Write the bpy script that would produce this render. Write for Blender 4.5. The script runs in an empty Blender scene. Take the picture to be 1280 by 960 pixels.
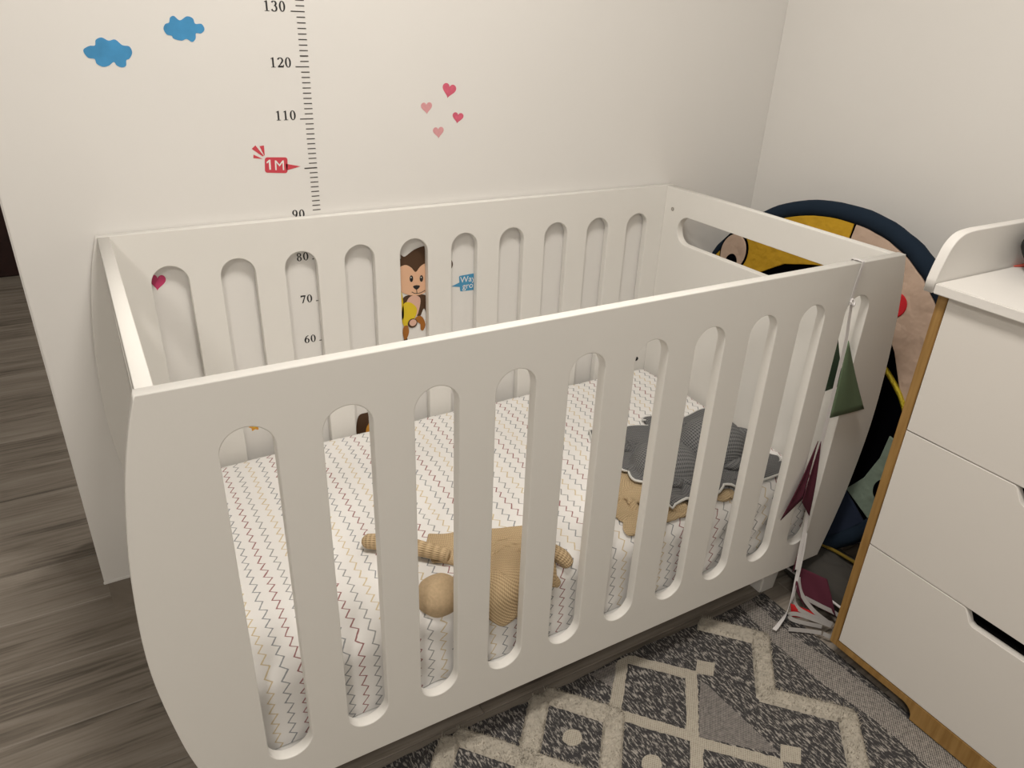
import bpy, bmesh, math, random
import numpy as np
from mathutils import Vector, Matrix, noise

random.seed(7); rng = np.random.default_rng(7)
SC = bpy.context.scene
COL = SC.collection

# ------------------------------------------------------------------ camera
cam_d = bpy.data.cameras.new('camera'); cam = bpy.data.objects.new('camera', cam_d); COL.objects.link(cam)
CP = Vector((-0.00682, -0.86984, 1.32191))
CR = Vector((0.867934, -0.495266, 0.037436)); CU = Vector((0.194555, 0.408363, 0.891845)); CF = Vector((0.456989, 0.766780, -0.450789))
cam.matrix_world = Matrix(((CR.x, CU.x, -CF.x, CP.x), (CR.y, CU.y, -CF.y, CP.y), (CR.z, CU.z, -CF.z, CP.z), (0, 0, 0, 1)))
cam_d.sensor_width = 36.0; cam_d.sensor_fit = 'HORIZONTAL'; cam_d.lens = 36.0 * 920.55 / 1280.0
cam_d.clip_start = 0.02
SC.camera = cam

# ------------------------------------------------------------------ world, view
w = bpy.data.worlds.new('world'); SC.world = w; w.use_nodes = True
w.node_tree.nodes['Background'].inputs[0].default_value = (0.9, 0.95, 1, 1)
w.node_tree.nodes['Background'].inputs[1].default_value = 0.0
SC.view_settings.view_transform = 'Standard'; SC.view_settings.look = 'None'
SC.view_settings.gamma = 1.0; SC.view_settings.use_curve_mapping = False
SC.view_settings.exposure = -0.07
ROOM_LAMP = (0.45, -0.22, 2.44); ROOM_POWER = 22.5; LAMP_COL = (1.0, 0.935, 0.85)
FILL_LAMP = (-0.85, -1.60, 2.44); FILL_POWER = 22.0  # unseen lamp, added as fill from the left and behind
HALL_LAMP = (1.15, 2.02, 2.42); HALL_POWER = 16.0

# ------------------------------------------------------------------ measures
L, D, H, YW = 1.4432, 0.742, 0.9065, 0.7451      # cot length, depth, height; face of the wall behind it
XL, XR = -0.1387, 1.7918                           # free end of that wall, face of the wall at the right
T = 0.020

# ------------------------------------------------------------------ materials
def mat(name, col, rough=0.6, metal=0.0, bump=0.0, bscale=60.0, spec=0.5, var=0.0, vscale=8.0, sheen=0.0, bdist=0.004):
    m = bpy.data.materials.new(name); m.use_nodes = True
    nt = m.node_tree; b = nt.nodes['Principled BSDF']
    b.inputs['Base Color'].default_value = (*col, 1); b.inputs['Roughness'].default_value = rough
    b.inputs['Metallic'].default_value = metal; b.inputs['Specular IOR Level'].default_value = spec
    if sheen: b.inputs['Sheen Weight'].default_value = sheen
    tc = nt.nodes.new('ShaderNodeTexCoord')
    if var:
        n = nt.nodes.new('ShaderNodeTexNoise'); n.inputs['Scale'].default_value = vscale; n.inputs['Detail'].default_value = 4
        nt.links.new(tc.outputs['Object'], n.inputs['Vector'])
        r = nt.nodes.new('ShaderNodeValToRGB')
        r.color_ramp.elements[0].position = 0.3; r.color_ramp.elements[1].position = 0.7
        r.color_ramp.elements[0].color = (*[c * (1 - var) for c in col], 1)
        r.color_ramp.elements[1].color = (*[min(1, c * (1 + var)) for c in col], 1)
        nt.links.new(n.outputs['Fac'], r.inputs['Fac']); nt.links.new(r.outputs['Color'], b.inputs['Base Color'])
    if bump:
        n = nt.nodes.new('ShaderNodeTexNoise'); n.inputs['Scale'].default_value = bscale; n.inputs['Detail'].default_value = 3
        nt.links.new(tc.outputs['Object'], n.inputs['Vector'])
        bp = nt.nodes.new('ShaderNodeBump'); bp.inputs['Strength'].default_value = bump; bp.inputs['Distance'].default_value = bdist
        nt.links.new(n.outputs['Fac'], bp.inputs['Height']); nt.links.new(bp.outputs['Normal'], b.inputs['Normal'])
    return m

def N(nt, t, **kw):
    n = nt.nodes.new(t)
    for k, v in kw.items(): setattr(n, k, v)
    return n
def M_(nt, op, a, b=None, c=None):
    n = N(nt, 'ShaderNodeMath', operation=op)
    for i, v in enumerate((a, b, c)):
        if v is None: continue
        if isinstance(v, (int, float)): n.inputs[i].default_value = v
        else: nt.links.new(v, n.inputs[i])
    return n.outputs[0]

M = {}
M['wall'] = mat('wall_paint', (0.80, 0.785, 0.76), 0.75, bump=0.05, bscale=35, var=0.012, vscale=2.5)
M['ceiling'] = mat('ceiling_paint', (0.82, 0.81, 0.79), 0.9)
M['cot'] = mat('cot_white_lacquer', (0.80, 0.785, 0.75), 0.62, bump=0.03, bscale=120, spec=0.25)
M['cotbase'] = mat('cot_base_board', (0.72, 0.71, 0.69), 0.6)
M['dwhite'] = mat('dresser_white_lacquer', (0.78, 0.75, 0.71), 0.4, spec=0.4)
M['traywhite'] = mat('tray_white_lacquer', (0.83, 0.81, 0.78), 0.4, spec=0.4)
M['dark'] = mat('drawer_inner_shade', (0.01, 0.01, 0.01), 0.9)  # near-black paint standing in for the shade inside the drawers
M['metal'] = mat('screw_metal', (0.45, 0.43, 0.4), 0.35, metal=1.0)
M['navy'] = mat('navy_cotton', (0.014, 0.024, 0.040), 0.95, bump=0.4, bscale=30, spec=0.1)
M['black'] = mat('black_cotton', (0.002, 0.002, 0.003), 1.0, bump=0.2, bscale=25, spec=0.0)
M['mustard'] = mat('mustard_cotton', (0.52, 0.30, 0.012), 0.9, bump=0.5, bscale=16, bdist=0.03)
M['nude'] = mat('nude_cotton', (0.52, 0.385, 0.30), 0.9, bump=0.5, bscale=14, bdist=0.03)
M['sage'] = mat('sage_cotton', (0.20, 0.26, 0.21), 0.9, bump=0.4, bscale=16, bdist=0.03)
M['dnavy'] = mat('deep_navy_cotton', (0.008, 0.016, 0.040), 0.95, bump=0.4, bscale=14)
M['redspot'] = mat('red_felt', (0.52, 0.012, 0.02), 0.9)
M['gold'] = mat('gold_braid', (0.62, 0.50, 0.04), 0.35, metal=0.6, bump=0.8, bscale=300)
M['green'] = mat('green_cotton', (0.12, 0.175, 0.10), 0.9, bump=0.2, bscale=40)
M['dgreen'] = mat('dark_green_cotton', (0.06, 0.11, 0.065), 0.9)
M['maroon'] = mat('maroon_cotton', (0.085, 0.012, 0.028), 0.9, bump=0.2, bscale=40)
M['red'] = mat('red_cotton', (0.48, 0.012, 0.015), 0.9)
M['ribbon_shade'] = mat('shaded_white_ribbon', (0.40, 0.385, 0.375), 0.85)  # white ribbon darkened to paint in the shade of the floor heap
M['ribbon'] = mat('white_ribbon', (0.74, 0.72, 0.72), 0.8)
M['greycloth'] = mat('grey_canvas', (0.055, 0.051, 0.045), 0.95, bump=0.3, bscale=18)  # grey lowered to carry the shade between cot and dresser
M['yellowpipe'] = mat('yellow_piping', (0.17, 0.115, 0.01), 0.9)
M['blue'] = mat('blue_print', (0.055, 0.285, 0.56), 0.7, var=0.12, vscale=30)
M['signblue'] = mat('sign_blue_print', (0.065, 0.30, 0.52), 0.6)
M['pink'] = mat('pink_print', (0.66, 0.12, 0.19), 0.7, var=0.12, vscale=120)
M['pinkpale'] = mat('pale_pink_print', (0.72, 0.35, 0.37), 0.7, var=0.06, vscale=120)
M['pinkdeep'] = mat('deep_pink_print', (0.58, 0.05, 0.16), 0.6)
M['flag'] = mat('flag_red_print', (0.62, 0.06, 0.085), 0.6)
M['ink'] = mat('black_print', (0.012, 0.012, 0.014), 0.6)
M['tick'] = mat('dark_grey_print', (0.05, 0.045, 0.04), 0.6)
M['whiteprint'] = mat('white_print', (0.85, 0.84, 0.82), 0.6)
M['film'] = mat('sticker_film', (0.79, 0.775, 0.74), 0.5)
M['brown'] = mat('brown_print', (0.075, 0.035, 0.014), 0.6)
M['peach'] = mat('peach_print', (0.78, 0.48, 0.31), 0.6)
M['belly'] = mat('pink_beige_print', (0.72, 0.45, 0.35), 0.6)
M['banana'] = mat('banana_yellow_print', (0.75, 0.55, 0.02), 0.6)
M['ginger'] = mat('ginger_print', (0.36, 0.13, 0.015), 0.6)
M['orange'] = mat('orange_print', (0.75, 0.36, 0.05), 0.6)
M['doorred'] = mat('dark_mahogany', (0.022, 0.004, 0.003), 0.45, var=0.2, vscale=20)
M['pouch'] = mat('black_pouch', (0.012, 0.012, 0.013), 0.8, bump=0.2, bscale=30)
M['redcard'] = mat('red_card', (0.60, 0.09, 0.06), 0.6)
M['lampw'] = mat('lamp_white_metal', (0.8, 0.8, 0.78), 0.5)
em = bpy.data.materials.new('lamp_diffuser'); em.use_nodes = True
em.node_tree.nodes['Principled BSDF'].inputs['Emission Color'].default_value = (*LAMP_COL, 1)
em.node_tree.nodes['Principled BSDF'].inputs['Emission Strength'].default_value = 6.0
M['diffuser'] = em

def wood_floor():
    m = bpy.data.materials.new('grey_oak_laminate'); m.use_nodes = True; nt = m.node_tree; b = nt.nodes['Principled BSDF']
    tc = N(nt, 'ShaderNodeTexCoord'); oi = N(nt, 'ShaderNodeObjectInfo')
    off = N(nt, 'ShaderNodeVectorMath', operation='MULTIPLY_ADD')
    comb = N(nt, 'ShaderNodeCombineXYZ')
    nt.links.new(M_(nt, 'MULTIPLY', oi.outputs['Random'], 37.0), comb.inputs[0]); nt.links.new(M_(nt, 'MULTIPLY', oi.outputs['Random'], 91.0), comb.inputs[1])
    add = N(nt, 'ShaderNodeVectorMath', operation='ADD'); nt.links.new(tc.outputs['Object'], add.inputs[0]); nt.links.new(comb.outputs[0], add.inputs[1])
    mp = N(nt, 'ShaderNodeMapping'); mp.inputs['Scale'].default_value = (1.3, 11.0, 1.0); nt.links.new(add.outputs[0], mp.inputs['Vector'])
    n1 = N(nt, 'ShaderNodeTexNoise'); n1.inputs['Scale'].default_value = 1.6; n1.inputs['Detail'].default_value = 6; n1.inputs['Roughness'].default_value = 0.62; n1.inputs['Distortion'].default_value = 0.9
    nt.links.new(mp.outputs[0], n1.inputs['Vector'])
    mp2 = N(nt, 'ShaderNodeMapping'); mp2.inputs['Scale'].default_value = (4.0, 120.0, 1.0); nt.links.new(add.outputs[0], mp2.inputs['Vector'])
    n2 = N(nt, 'ShaderNodeTexNoise'); n2.inputs['Scale'].default_value = 1.0; n2.inputs['Detail'].default_value = 3; nt.links.new(mp2.outputs[0], n2.inputs['Vector'])
    f = M_(nt, 'ADD', M_(nt, 'MULTIPLY', n1.outputs['Fac'], 0.62), M_(nt, 'MULTIPLY', n2.outputs['Fac'], 0.38))
    f = M_(nt, 'ADD', f, M_(nt, 'MULTIPLY', M_(nt, 'SUBTRACT', oi.outputs['Random'], 0.5), 0.10))
    r = N(nt, 'ShaderNodeValToRGB'); cr = r.color_ramp
    cr.elements[0].position = 0.34; cr.elements[0].color = (0.128, 0.110, 0.090, 1)
    cr.elements[1].position = 0.66; cr.elements[1].color = (0.37, 0.33, 0.285, 1)
    e = cr.elements.new(0.47); e.color = (0.265, 0.230, 0.192, 1)
    nt.links.new(f, r.inputs['Fac']); nt.links.new(r.outputs['Color'], b.inputs['Base Color'])
    b.inputs['Roughness'].default_value = 0.5
    bp = N(nt, 'ShaderNodeBump'); bp.inputs['Strength'].default_value = 0.08; nt.links.new(n2.outputs['Fac'], bp.inputs['Height']); nt.links.new(bp.outputs['Normal'], b.inputs['Normal'])
    return m
M['floor'] = wood_floor()

def oak():
    m = bpy.data.materials.new('oak_edge'); m.use_nodes = True; nt = m.node_tree; b = nt.nodes['Principled BSDF']
    tc = N(nt, 'ShaderNodeTexCoord'); mp = N(nt, 'ShaderNodeMapping'); mp.inputs['Scale'].default_value = (60, 60, 4); nt.links.new(tc.outputs['Object'], mp.inputs['Vector'])
    n1 = N(nt, 'ShaderNodeTexNoise'); n1.inputs['Scale'].default_value = 2.0; n1.inputs['Detail'].default_value = 5; nt.links.new(mp.outputs[0], n1.inputs['Vector'])
    r = N(nt, 'ShaderNodeValToRGB'); r.color_ramp.elements[0].position = 0.3; r.color_ramp.elements[1].position = 0.7
    r.color_ramp.elements[0].color = (0.27, 0.145, 0.038, 1); r.color_ramp.elements[1].color = (0.40, 0.235, 0.075, 1)
    nt.links.new(n1.outputs['Fac'], r.inputs['Fac']); nt.links.new(r.outputs['Color'], b.inputs['Base Color']); b.inputs['Roughness'].default_value = 0.5
    return m
M['oak'] = oak()

def sheet():
    """white cotton printed with rows of zigzags: red, grey, yellow, blue-grey; UV in metres"""
    m = bpy.data.materials.new('zigzag_cotton_sheet'); m.use_nodes = True; nt = m.node_tree; b = nt.nodes['Principled BSDF']
    uv = N(nt, 'ShaderNodeUVMap'); sx = N(nt, 'ShaderNodeSeparateXYZ')
    nz = N(nt, 'ShaderNodeTexNoise'); nz.inputs['Scale'].default_value = 14; nz.inputs['Detail'].default_value = 1
    nt.links.new(uv.outputs[0], nz.inputs['Vector'])
    wob = N(nt, 'ShaderNodeVectorMath', operation='SCALE'); wob.inputs['Scale'].default_value = 0.012
    sub = N(nt, 'ShaderNodeVectorMath', operation='SUBTRACT'); sub.inputs[1].default_value = (0.5, 0.5, 0.5)
    nt.links.new(nz.outputs['Color'], sub.inputs[0]); nt.links.new(sub.outputs[0], wob.inputs[0])
    add = N(nt, 'ShaderNodeVectorMath', operation='ADD'); nt.links.new(uv.outputs[0], add.inputs[0]); nt.links.new(wob.outputs[0], add.inputs[1])
    nt.links.new(add.outputs[0], sx.inputs[0]); U, V = sx.outputs[0], sx.outputs[1]
    P = 0.0257
    rowf = M_(nt, 'DIVIDE', M_(nt, 'SUBTRACT', U, 0.154 - P * 40), P)
    # phase of the teeth differs from row to row
    ri0 = M_(nt, 'FLOOR', M_(nt, 'ADD', rowf, 0.5))
    ph = M_(nt, 'FRACT', M_(nt, 'MULTIPLY', ri0, 0.618))
    t = M_(nt, 'FRACT', M_(nt, 'ADD', M_(nt, 'DIVIDE', V, 0.0235), ph))
    k = 0.66
    tri = M_(nt, 'MINIMUM', M_(nt, 'DIVIDE', t, k), M_(nt, 'DIVIDE', M_(nt, 'SUBTRACT', 1.0, t), 1 - k))    # 0..1, lopsided teeth
    zz = M_(nt, 'MULTIPLY', M_(nt, 'SUBTRACT', tri, 0.5), 0.44)                                             # in rows
    loc = M_(nt, 'ABSOLUTE', M_(nt, 'SUBTRACT', M_(nt, 'SUBTRACT', rowf, ri0), zz))
    nl = N(nt, 'ShaderNodeTexNoise'); nl.inputs['Scale'].default_value = 160; nt.links.new(uv.outputs[0], nl.inputs['Vector'])
    th = M_(nt, 'MULTIPLY_ADD', nl.outputs['Fac'], 0.07, 0.025)
    mask = N(nt, 'ShaderNodeMapRange'); mask.interpolation_type = 'SMOOTHSTEP'
    nt.links.new(M_(nt, 'DIVIDE', loc, th), mask.inputs['Value']); mask.inputs['From Min'].default_value = 0.7; mask.inputs['From Max'].default_value = 1.25
    mask.inputs['To Min'].default_value = 1.0; mask.inputs['To Max'].default_value = 0.0
    idx = M_(nt, 'DIVIDE', M_(nt, 'ADD', M_(nt, 'FLOORED_MODULO', ri0, 4.0), 0.5), 4.0)
    r = N(nt, 'ShaderNodeValToRGB'); cr = r.color_ramp; cr.interpolation = 'CONSTANT'
    cr.elements[0].position = 0; cr.elements[0].color = (0.27, 0.08, 0.085, 1)
    cr.elements[1].position = 0.25; cr.elements[1].color = (0.27, 0.275, 0.28, 1)
    e = cr.elements.new(0.5); e.color = (0.62, 0.50, 0.30, 1); e = cr.elements.new(0.75); e.color = (0.25, 0.265, 0.285, 1)
    nt.links.new(idx, r.inputs['Fac'])
    mx = N(nt, 'ShaderNodeMix', data_type='RGBA'); mx.inputs['A'].default_value = (0.83, 0.815, 0.80, 1)
    nt.links.new(M_(nt, 'MULTIPLY', mask.outputs[0], 0.92), mx.inputs['Factor']); nt.links.new(r.outputs['Color'], mx.inputs['B'])
    nt.links.new(mx.outputs['Result'], b.inputs['Base Color']); b.inputs['Roughness'].default_value = 0.9
    bn = N(nt, 'ShaderNodeTexNoise'); bn.inputs['Scale'].default_value = 9; bn.inputs['Detail'].default_value = 4; nt.links.new(uv.outputs[0], bn.inputs['Vector'])
    bp = N(nt, 'ShaderNodeBump'); bp.inputs['Strength'].default_value = 0.35; bp.inputs['Distance'].default_value = 0.01
    nt.links.new(bn.outputs['Fac'], bp.inputs['Height']); nt.links.new(bp.outputs['Normal'], b.inputs['Normal'])
    return m
M['sheet'] = sheet()

def knit(name, c0, c1, s=0.0055):
    m = bpy.data.materials.new(name); m.use_nodes = True; nt = m.node_tree; b = nt.nodes['Principled BSDF']
    uv = N(nt, 'ShaderNodeUVMap'); sx = N(nt, 'ShaderNodeSeparateXYZ'); nt.links.new(uv.outputs[0], sx.inputs[0])
    a = M_(nt, 'SINE', M_(nt, 'MULTIPLY', sx.outputs[0], 2 * math.pi / s))
    # stitches lean left and right in turn along each rib
    v = M_(nt, 'ADD', M_(nt, 'MULTIPLY', sx.outputs[1], 2 * math.pi / (s * 0.85)), M_(nt, 'MULTIPLY', M_(nt, 'ABSOLUTE', a), 1.6))
    h = M_(nt, 'MULTIPLY_ADD', M_(nt, 'ABSOLUTE', a), 0.6, M_(nt, 'MULTIPLY_ADD', M_(nt, 'SINE', v), 0.22, 0.2))
    r = N(nt, 'ShaderNodeValToRGB'); r.color_ramp.elements[0].color = (*c0, 1); r.color_ramp.elements[1].color = (*c1, 1)
    r.color_ramp.elements[0].position = 0.1; r.color_ramp.elements[1].position = 0.75
    nt.links.new(h, r.inputs['Fac']); nt.links.new(r.outputs['Color'], b.inputs['Base Color']); b.inputs['Roughness'].default_value = 0.95
    bp = N(nt, 'ShaderNodeBump'); bp.inputs['Strength'].default_value = 0.6; bp.inputs['Distance'].default_value = 0.003
    nt.links.new(h, bp.inputs['Height']); nt.links.new(bp.outputs['Normal'], b.inputs['Normal'])
    return m
M['knit_beige'] = knit('beige_knit', (0.31, 0.21, 0.11), (0.64, 0.48, 0.29))
M['knit_cream'] = knit('cream_knit', (0.30, 0.205, 0.11), (0.60, 0.46, 0.28))
M['knit_grey'] = knit('grey_knit', (0.035, 0.037, 0.042), (0.19, 0.192, 0.195), 0.008)
M['jersey'] = mat('beige_jersey', (0.55, 0.41, 0.255), 0.95, bump=0.3, bscale=200, var=0.08, vscale=200)

def marl(name, dark, light, lo, hi, sc=(70, 260), rot=0.0):
    m = bpy.data.materials.new(name); m.use_nodes = True; nt = m.node_tree; b = nt.nodes['Principled BSDF']
    tc = N(nt, 'ShaderNodeTexCoord'); mp = N(nt, 'ShaderNodeMapping'); mp.inputs['Rotation'].default_value = (0, 0, rot); mp.inputs['Scale'].default_value = (sc[0], sc[1], 1)
    nt.links.new(tc.outputs['Object'], mp.inputs['Vector'])
    n = N(nt, 'ShaderNodeTexNoise'); n.inputs['Scale'].default_value = 1.0; n.inputs['Detail'].default_value = 2.0; n.inputs['Roughness'].default_value = 0.7
    nt.links.new(mp.outputs[0], n.inputs['Vector'])
    r = N(nt, 'ShaderNodeValToRGB'); r.color_ramp.elements[0].position = lo; r.color_ramp.elements[1].position = hi
    r.color_ramp.elements[0].color = (*dark, 1); r.color_ramp.elements[1].color = (*light, 1)
    nt.links.new(n.outputs['Fac'], r.inputs['Fac']); nt.links.new(r.outputs['Color'], b.inputs['Base Color'])
    b.inputs['Roughness'].default_value = 0.95
    bp = N(nt, 'ShaderNodeBump'); bp.inputs['Strength'].default_value = 0.5; bp.inputs['Distance'].default_value = 0.003
    nt.links.new(n.outputs['Fac'], bp.inputs['Height']); nt.links.new(bp.outputs['Normal'], b.inputs['Normal'])
    return m
def weave(name, dark, light, s=0.0055, bias=0.5):
    m = bpy.data.materials.new(name); m.use_nodes = True; nt = m.node_tree; b = nt.nodes['Principled BSDF']
    tc = N(nt, 'ShaderNodeTexCoord'); sx = N(nt, 'ShaderNodeSeparateXYZ'); nt.links.new(tc.outputs['Object'], sx.inputs[0])
    a = M_(nt, 'SINE', M_(nt, 'MULTIPLY', sx.outputs[0], 2 * math.pi / s)); c = M_(nt, 'SINE', M_(nt, 'MULTIPLY', sx.outputs[1], 2 * math.pi / s))
    nz = N(nt, 'ShaderNodeTexNoise'); nz.inputs['Scale'].default_value = 120; nt.links.new(tc.outputs['Object'], nz.inputs['Vector'])
    h = M_(nt, 'ADD', M_(nt, 'MULTIPLY_ADD', M_(nt, 'MULTIPLY', a, c), 0.5, bias), M_(nt, 'MULTIPLY', M_(nt, 'SUBTRACT', nz.outputs['Fac'], 0.5), 0.8))
    r = N(nt, 'ShaderNodeValToRGB'); r.color_ramp.elements[0].position = 0.15; r.color_ramp.elements[1].position = 0.85
    r.color_ramp.elements[0].color = (*dark, 1); r.color_ramp.elements[1].color = (*light, 1)
    nt.links.new(h, r.inputs['Fac']); nt.links.new(r.outputs['Color'], b.inputs['Base Color']); b.inputs['Roughness'].default_value = 0.95
    bp = N(nt, 'ShaderNodeBump'); bp.inputs['Strength'].default_value = 0.5; bp.inputs['Distance'].default_value = 0.002
    nt.links.new(h, bp.inputs['Height']); nt.links.new(bp.outputs['Normal'], b.inputs['Normal'])
    return m
M['marl'] = marl('rug_charcoal_marl', (0.040, 0.038, 0.040), (0.36, 0.335, 0.305), 0.50, 0.63, (230, 62), 0.12)
M['rugline'] = weave('rug_cream_weave', (0.25, 0.22, 0.18), (0.47, 0.43, 0.36), 0.006, 0.75)
M['rugband'] = weave('rug_light_grey_weave', (0.045, 0.042, 0.042), (0.43, 0.395, 0.36), 0.006, 0.52)
M['rugtri'] = weave('rug_mid_grey_weave', (0.07, 0.066, 0.066), (0.36, 0.33, 0.305), 0.0045, 0.45)
M['tuft'] = mat('rug_cream_pile', (0.47, 0.43, 0.365), 0.95, var=0.12, vscale=90, bump=0.7, bscale=260)

# ------------------------------------------------------------------ builders
def tag(o, label=None, cat=None, group=None, kind=None):
    if label: o['label'] = label
    if cat: o['category'] = cat
    if group: o['group'] = group
    if kind: o['kind'] = kind
    return o
def link(name, me, m, parent=None, smooth=False):
    o = bpy.data.objects.new(name, me); COL.objects.link(o)
    if m is not None and len(me.materials) == 0: me.materials.append(m)
    if smooth: me.polygons.foreach_set('use_smooth', [True] * len(me.polygons))
    if parent: o.parent = parent
    return o
def thing(name, label, cat, loc=(0, 0, 0), group=None):
    o = bpy.data.objects.new(name, None); COL.objects.link(o); o.location = loc; o.empty_display_size = 0.05
    return tag(o, label, cat, group)
def keep_world(o, parent):
    o.parent = parent; o.matrix_parent_inverse = Matrix.Translation(parent.location).inverted(); return o
def raw(name, verts, faces):
    me = bpy.data.meshes.new(name); me.from_pydata([tuple(map(float, v)) for v in verts], [], [tuple(map(int, f)) for f in faces]); me.update(); return me
def box_mesh(name, a, b, bevel=0.0, seg=2):
    bm = bmesh.new(); bmesh.ops.create_cube(bm, size=1)
    for v in bm.verts: v.co = Vector([a[i] + (v.co[i] + 0.5) * (b[i] - a[i]) for i in range(3)])
    if bevel: bmesh.ops.bevel(bm, geom=bm.edges[:], offset=bevel, segments=seg, affect='EDGES', clamp_overlap=True)
    me = bpy.data.meshes.new(name); bm.to_mesh(me); bm.free(); return me
def plate_mesh(name, loops, th, bevel, fn, res=1):
    """filled outline with holes, given thickness and rounded rim; fn maps (a, b, depth) to a point"""
    cu = bpy.data.curves.new(name + '_outline', 'CURVE'); cu.dimensions = '2D'; cu.fill_mode = 'BOTH'
    cu.extrude = max(th / 2 - bevel, 1e-5); cu.bevel_depth = bevel; cu.bevel_resolution = res; cu.offset = -bevel
    for lp in loops:
        s = cu.splines.new('POLY'); s.points.add(len(lp) - 1); s.use_cyclic_u = True
        for i, p in enumerate(lp): s.points[i].co = (p[0], p[1], 0, 1)
    ob = bpy.data.objects.new(name, cu); COL.objects.link(ob)
    dg = bpy.context.evaluated_depsgraph_get(); me = bpy.data.meshes.new_from_object(ob.evaluated_get(dg))
    bpy.data.objects.remove(ob); bpy.data.curves.remove(cu)
    me.materials.clear(); me.name = name
    for v in me.vertices: v.co = Vector(fn(v.co.x, v.co.y, v.co.z))
    bm = bmesh.new(); bm.from_mesh(me); bmesh.ops.remove_doubles(bm, verts=bm.verts, dist=1e-6); bmesh.ops.recalc_face_normals(bm, faces=bm.faces); bm.to_mesh(me); bm.free()
    return me
def arc(cx, cy, rx, ry, a0, a1, n):
    return [(cx + rx * math.cos(math.radians(a0 + (a1 - a0) * i / n)), cy + ry * math.sin(math.radians(a0 + (a1 - a0) * i / n))) for i in range(n + 1)]
def circle(cx, cy, rx, ry=None, n=32): return arc(cx, cy, rx, ry or rx, 0, 360, n)[:-1]
def stadium_v(cx, r, z0, z1, n=16): return arc(cx, z1 - r, r, r, 0, 180, n) + arc(cx, z0 + r, r, r, 180, 360, n)
def stadium_h(c, r, a0, a1, n=16): return arc(a1 - r, c, r, r, -90, 90, n) + arc(a0 + r, c, r, r, 90, 270, n)
def tube_mesh(name, pts, r, n=8, closed=False, flat=1.0, up=(0, 0, 1)):
    pts = [Vector(p) for p in pts]; vs = []; fs = []; k = len(pts)
    rs = r if isinstance(r, (list, tuple)) else [r] * k
    for i, p in enumerate(pts):
        a = pts[(i - 1) % k] if (closed or i > 0) else p; b = pts[(i + 1) % k] if (closed or i < k - 1) else p
        t = (b - a).normalized(); u = Vector(up)
        if abs(t.dot(u)) > 0.95: u = Vector((1, 0.1, 0))
        s = t.cross(u).normalized(); q = s.cross(t).normalized()
        for j in range(n):
            an = 2 * math.pi * j / n; vs.append(p + s * math.cos(an) * rs[i] + q * math.sin(an) * rs[i] * flat)
    m = k if closed else k - 1
    for i in range(m):
        for j in range(n):
            fs.append((i * n + j, i * n + (j + 1) % n, ((i + 1) % k) * n + (j + 1) % n, ((i + 1) % k) * n + j))
    if not closed: fs += [tuple(range(n))[::-1], tuple((k - 1) * n + j for j in range(n))]
    return raw(name, vs, fs)
def catmull(P, n=8):
    P = [Vector(p) for p in P]; out = []
    for i in range(len(P) - 1):
        p0 = P[max(i - 1, 0)]; p1 = P[i]; p2 = P[i + 1]; p3 = P[min(i + 2, len(P) - 1)]
        for j in range(n):
            t = j / n; out.append(0.5 * ((2 * p1) + (p2 - p0) * t + (2 * p0 - 5 * p1 + 4 * p2 - p3) * t * t + (3 * p1 - p0 - 3 * p2 + p3) * t ** 3))
    return out + [P[-1]]
def grid_mesh(name, G, uv=None):
    ny, nx = G.shape[:2]; idx = np.arange(nx * ny).reshape(ny, nx)
    f = np.stack([idx[:-1, :-1], idx[:-1, 1:], idx[1:, 1:], idx[1:, :-1]], -1).reshape(-1, 4)
    me = raw(name, G.reshape(-1, 3), f)
    if uv is not None:
        lay = me.uv_layers.new(name='UVMap'); li = np.empty(len(me.loops), np.int32); me.loops.foreach_get('vertex_index', li)
        lay.data.foreach_set('uv', uv.reshape(-1, 2)[li].astype(np.float32).ravel())
    return me

# ================================================================== SETTING
floor = link('floor', box_mesh('floor', (-2.62, -2.65, -0.06), (2.1, 3.72, -0.011)), mat('floor_underlay', (0.02, 0.018, 0.016), 0.9)); tag(floor, kind='structure')
pw = 0.184; plen = 1.22; cache = {}
row = 0; y = 0.435 - pw * 17
while y < 3.68:
    x = -2.62 - (0.29 + 0.53 * ((row * 0.47 + 0.21) % 1.0)) * plen
    while x < 2.1:
        a, b = max(x, -2.62), min(x + plen, 2.1)
        if b - a > 0.03:
            key = round(b - a, 3)
            if key not in cache:
                cache[key] = box_mesh('plank', (-key / 2, -pw / 2, -0.010), (key / 2, pw / 2, 0.0), 0.0016, 1); cache[key].materials.append(M['floor'])
                for v in cache[key].vertices: v.co.x *= 1 - 0.0008 / key; v.co.y *= 1 - 0.0008 / pw
            o = link('plank', cache[key], None, floor); o.location = ((a + b) / 2, y + pw / 2, 0)
        x += plen
    y += pw; row += 1

def structure(name, a, b, m, bevel=0.0):
    return tag(link(name, box_mesh(name, a, b, bevel), m), kind='structure')
wb = structure('wall_back', (XL, YW, 0.081), (XR + 0.3, YW + 0.335, 2.5), M['wall'], 0.003)
structure('wall_right', (XR, -2.6, 0.081), (XR + 0.12, YW - 0.0005, 2.5), M['wall'])
structure('wall_front', (-2.6, -2.72, 0.0), (XR + 0.12, -2.6, 2.5), M['wall'])
structure('wall_left', (-2.72, -2.72, 0.0), (-2.6, 3.72, 2.5), M['wall'])
structure('wall_hall_end', (-2.6, 3.60, 0.0), (2.1, 3.72, 2.5), M['wall'])
structure('wall_hall_right', (2.0, YW + 0.336, 0.0), (2.12, 3.6, 2.5), M['wall'])
structure('ceiling', (-2.72, -2.72, 2.5), (2.12, 3.72, 2.6), M['ceiling'])
structure('baseboard_back', (XL + 0.006, YW + 0.006, 0.0), (XR, YW + 0.329, 0.0805), M['floor'])
structure('baseboard_right', (XR + 0.006, -2.6, 0.0), (XR + 0.12, YW, 0.0805), M['floor'])
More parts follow.
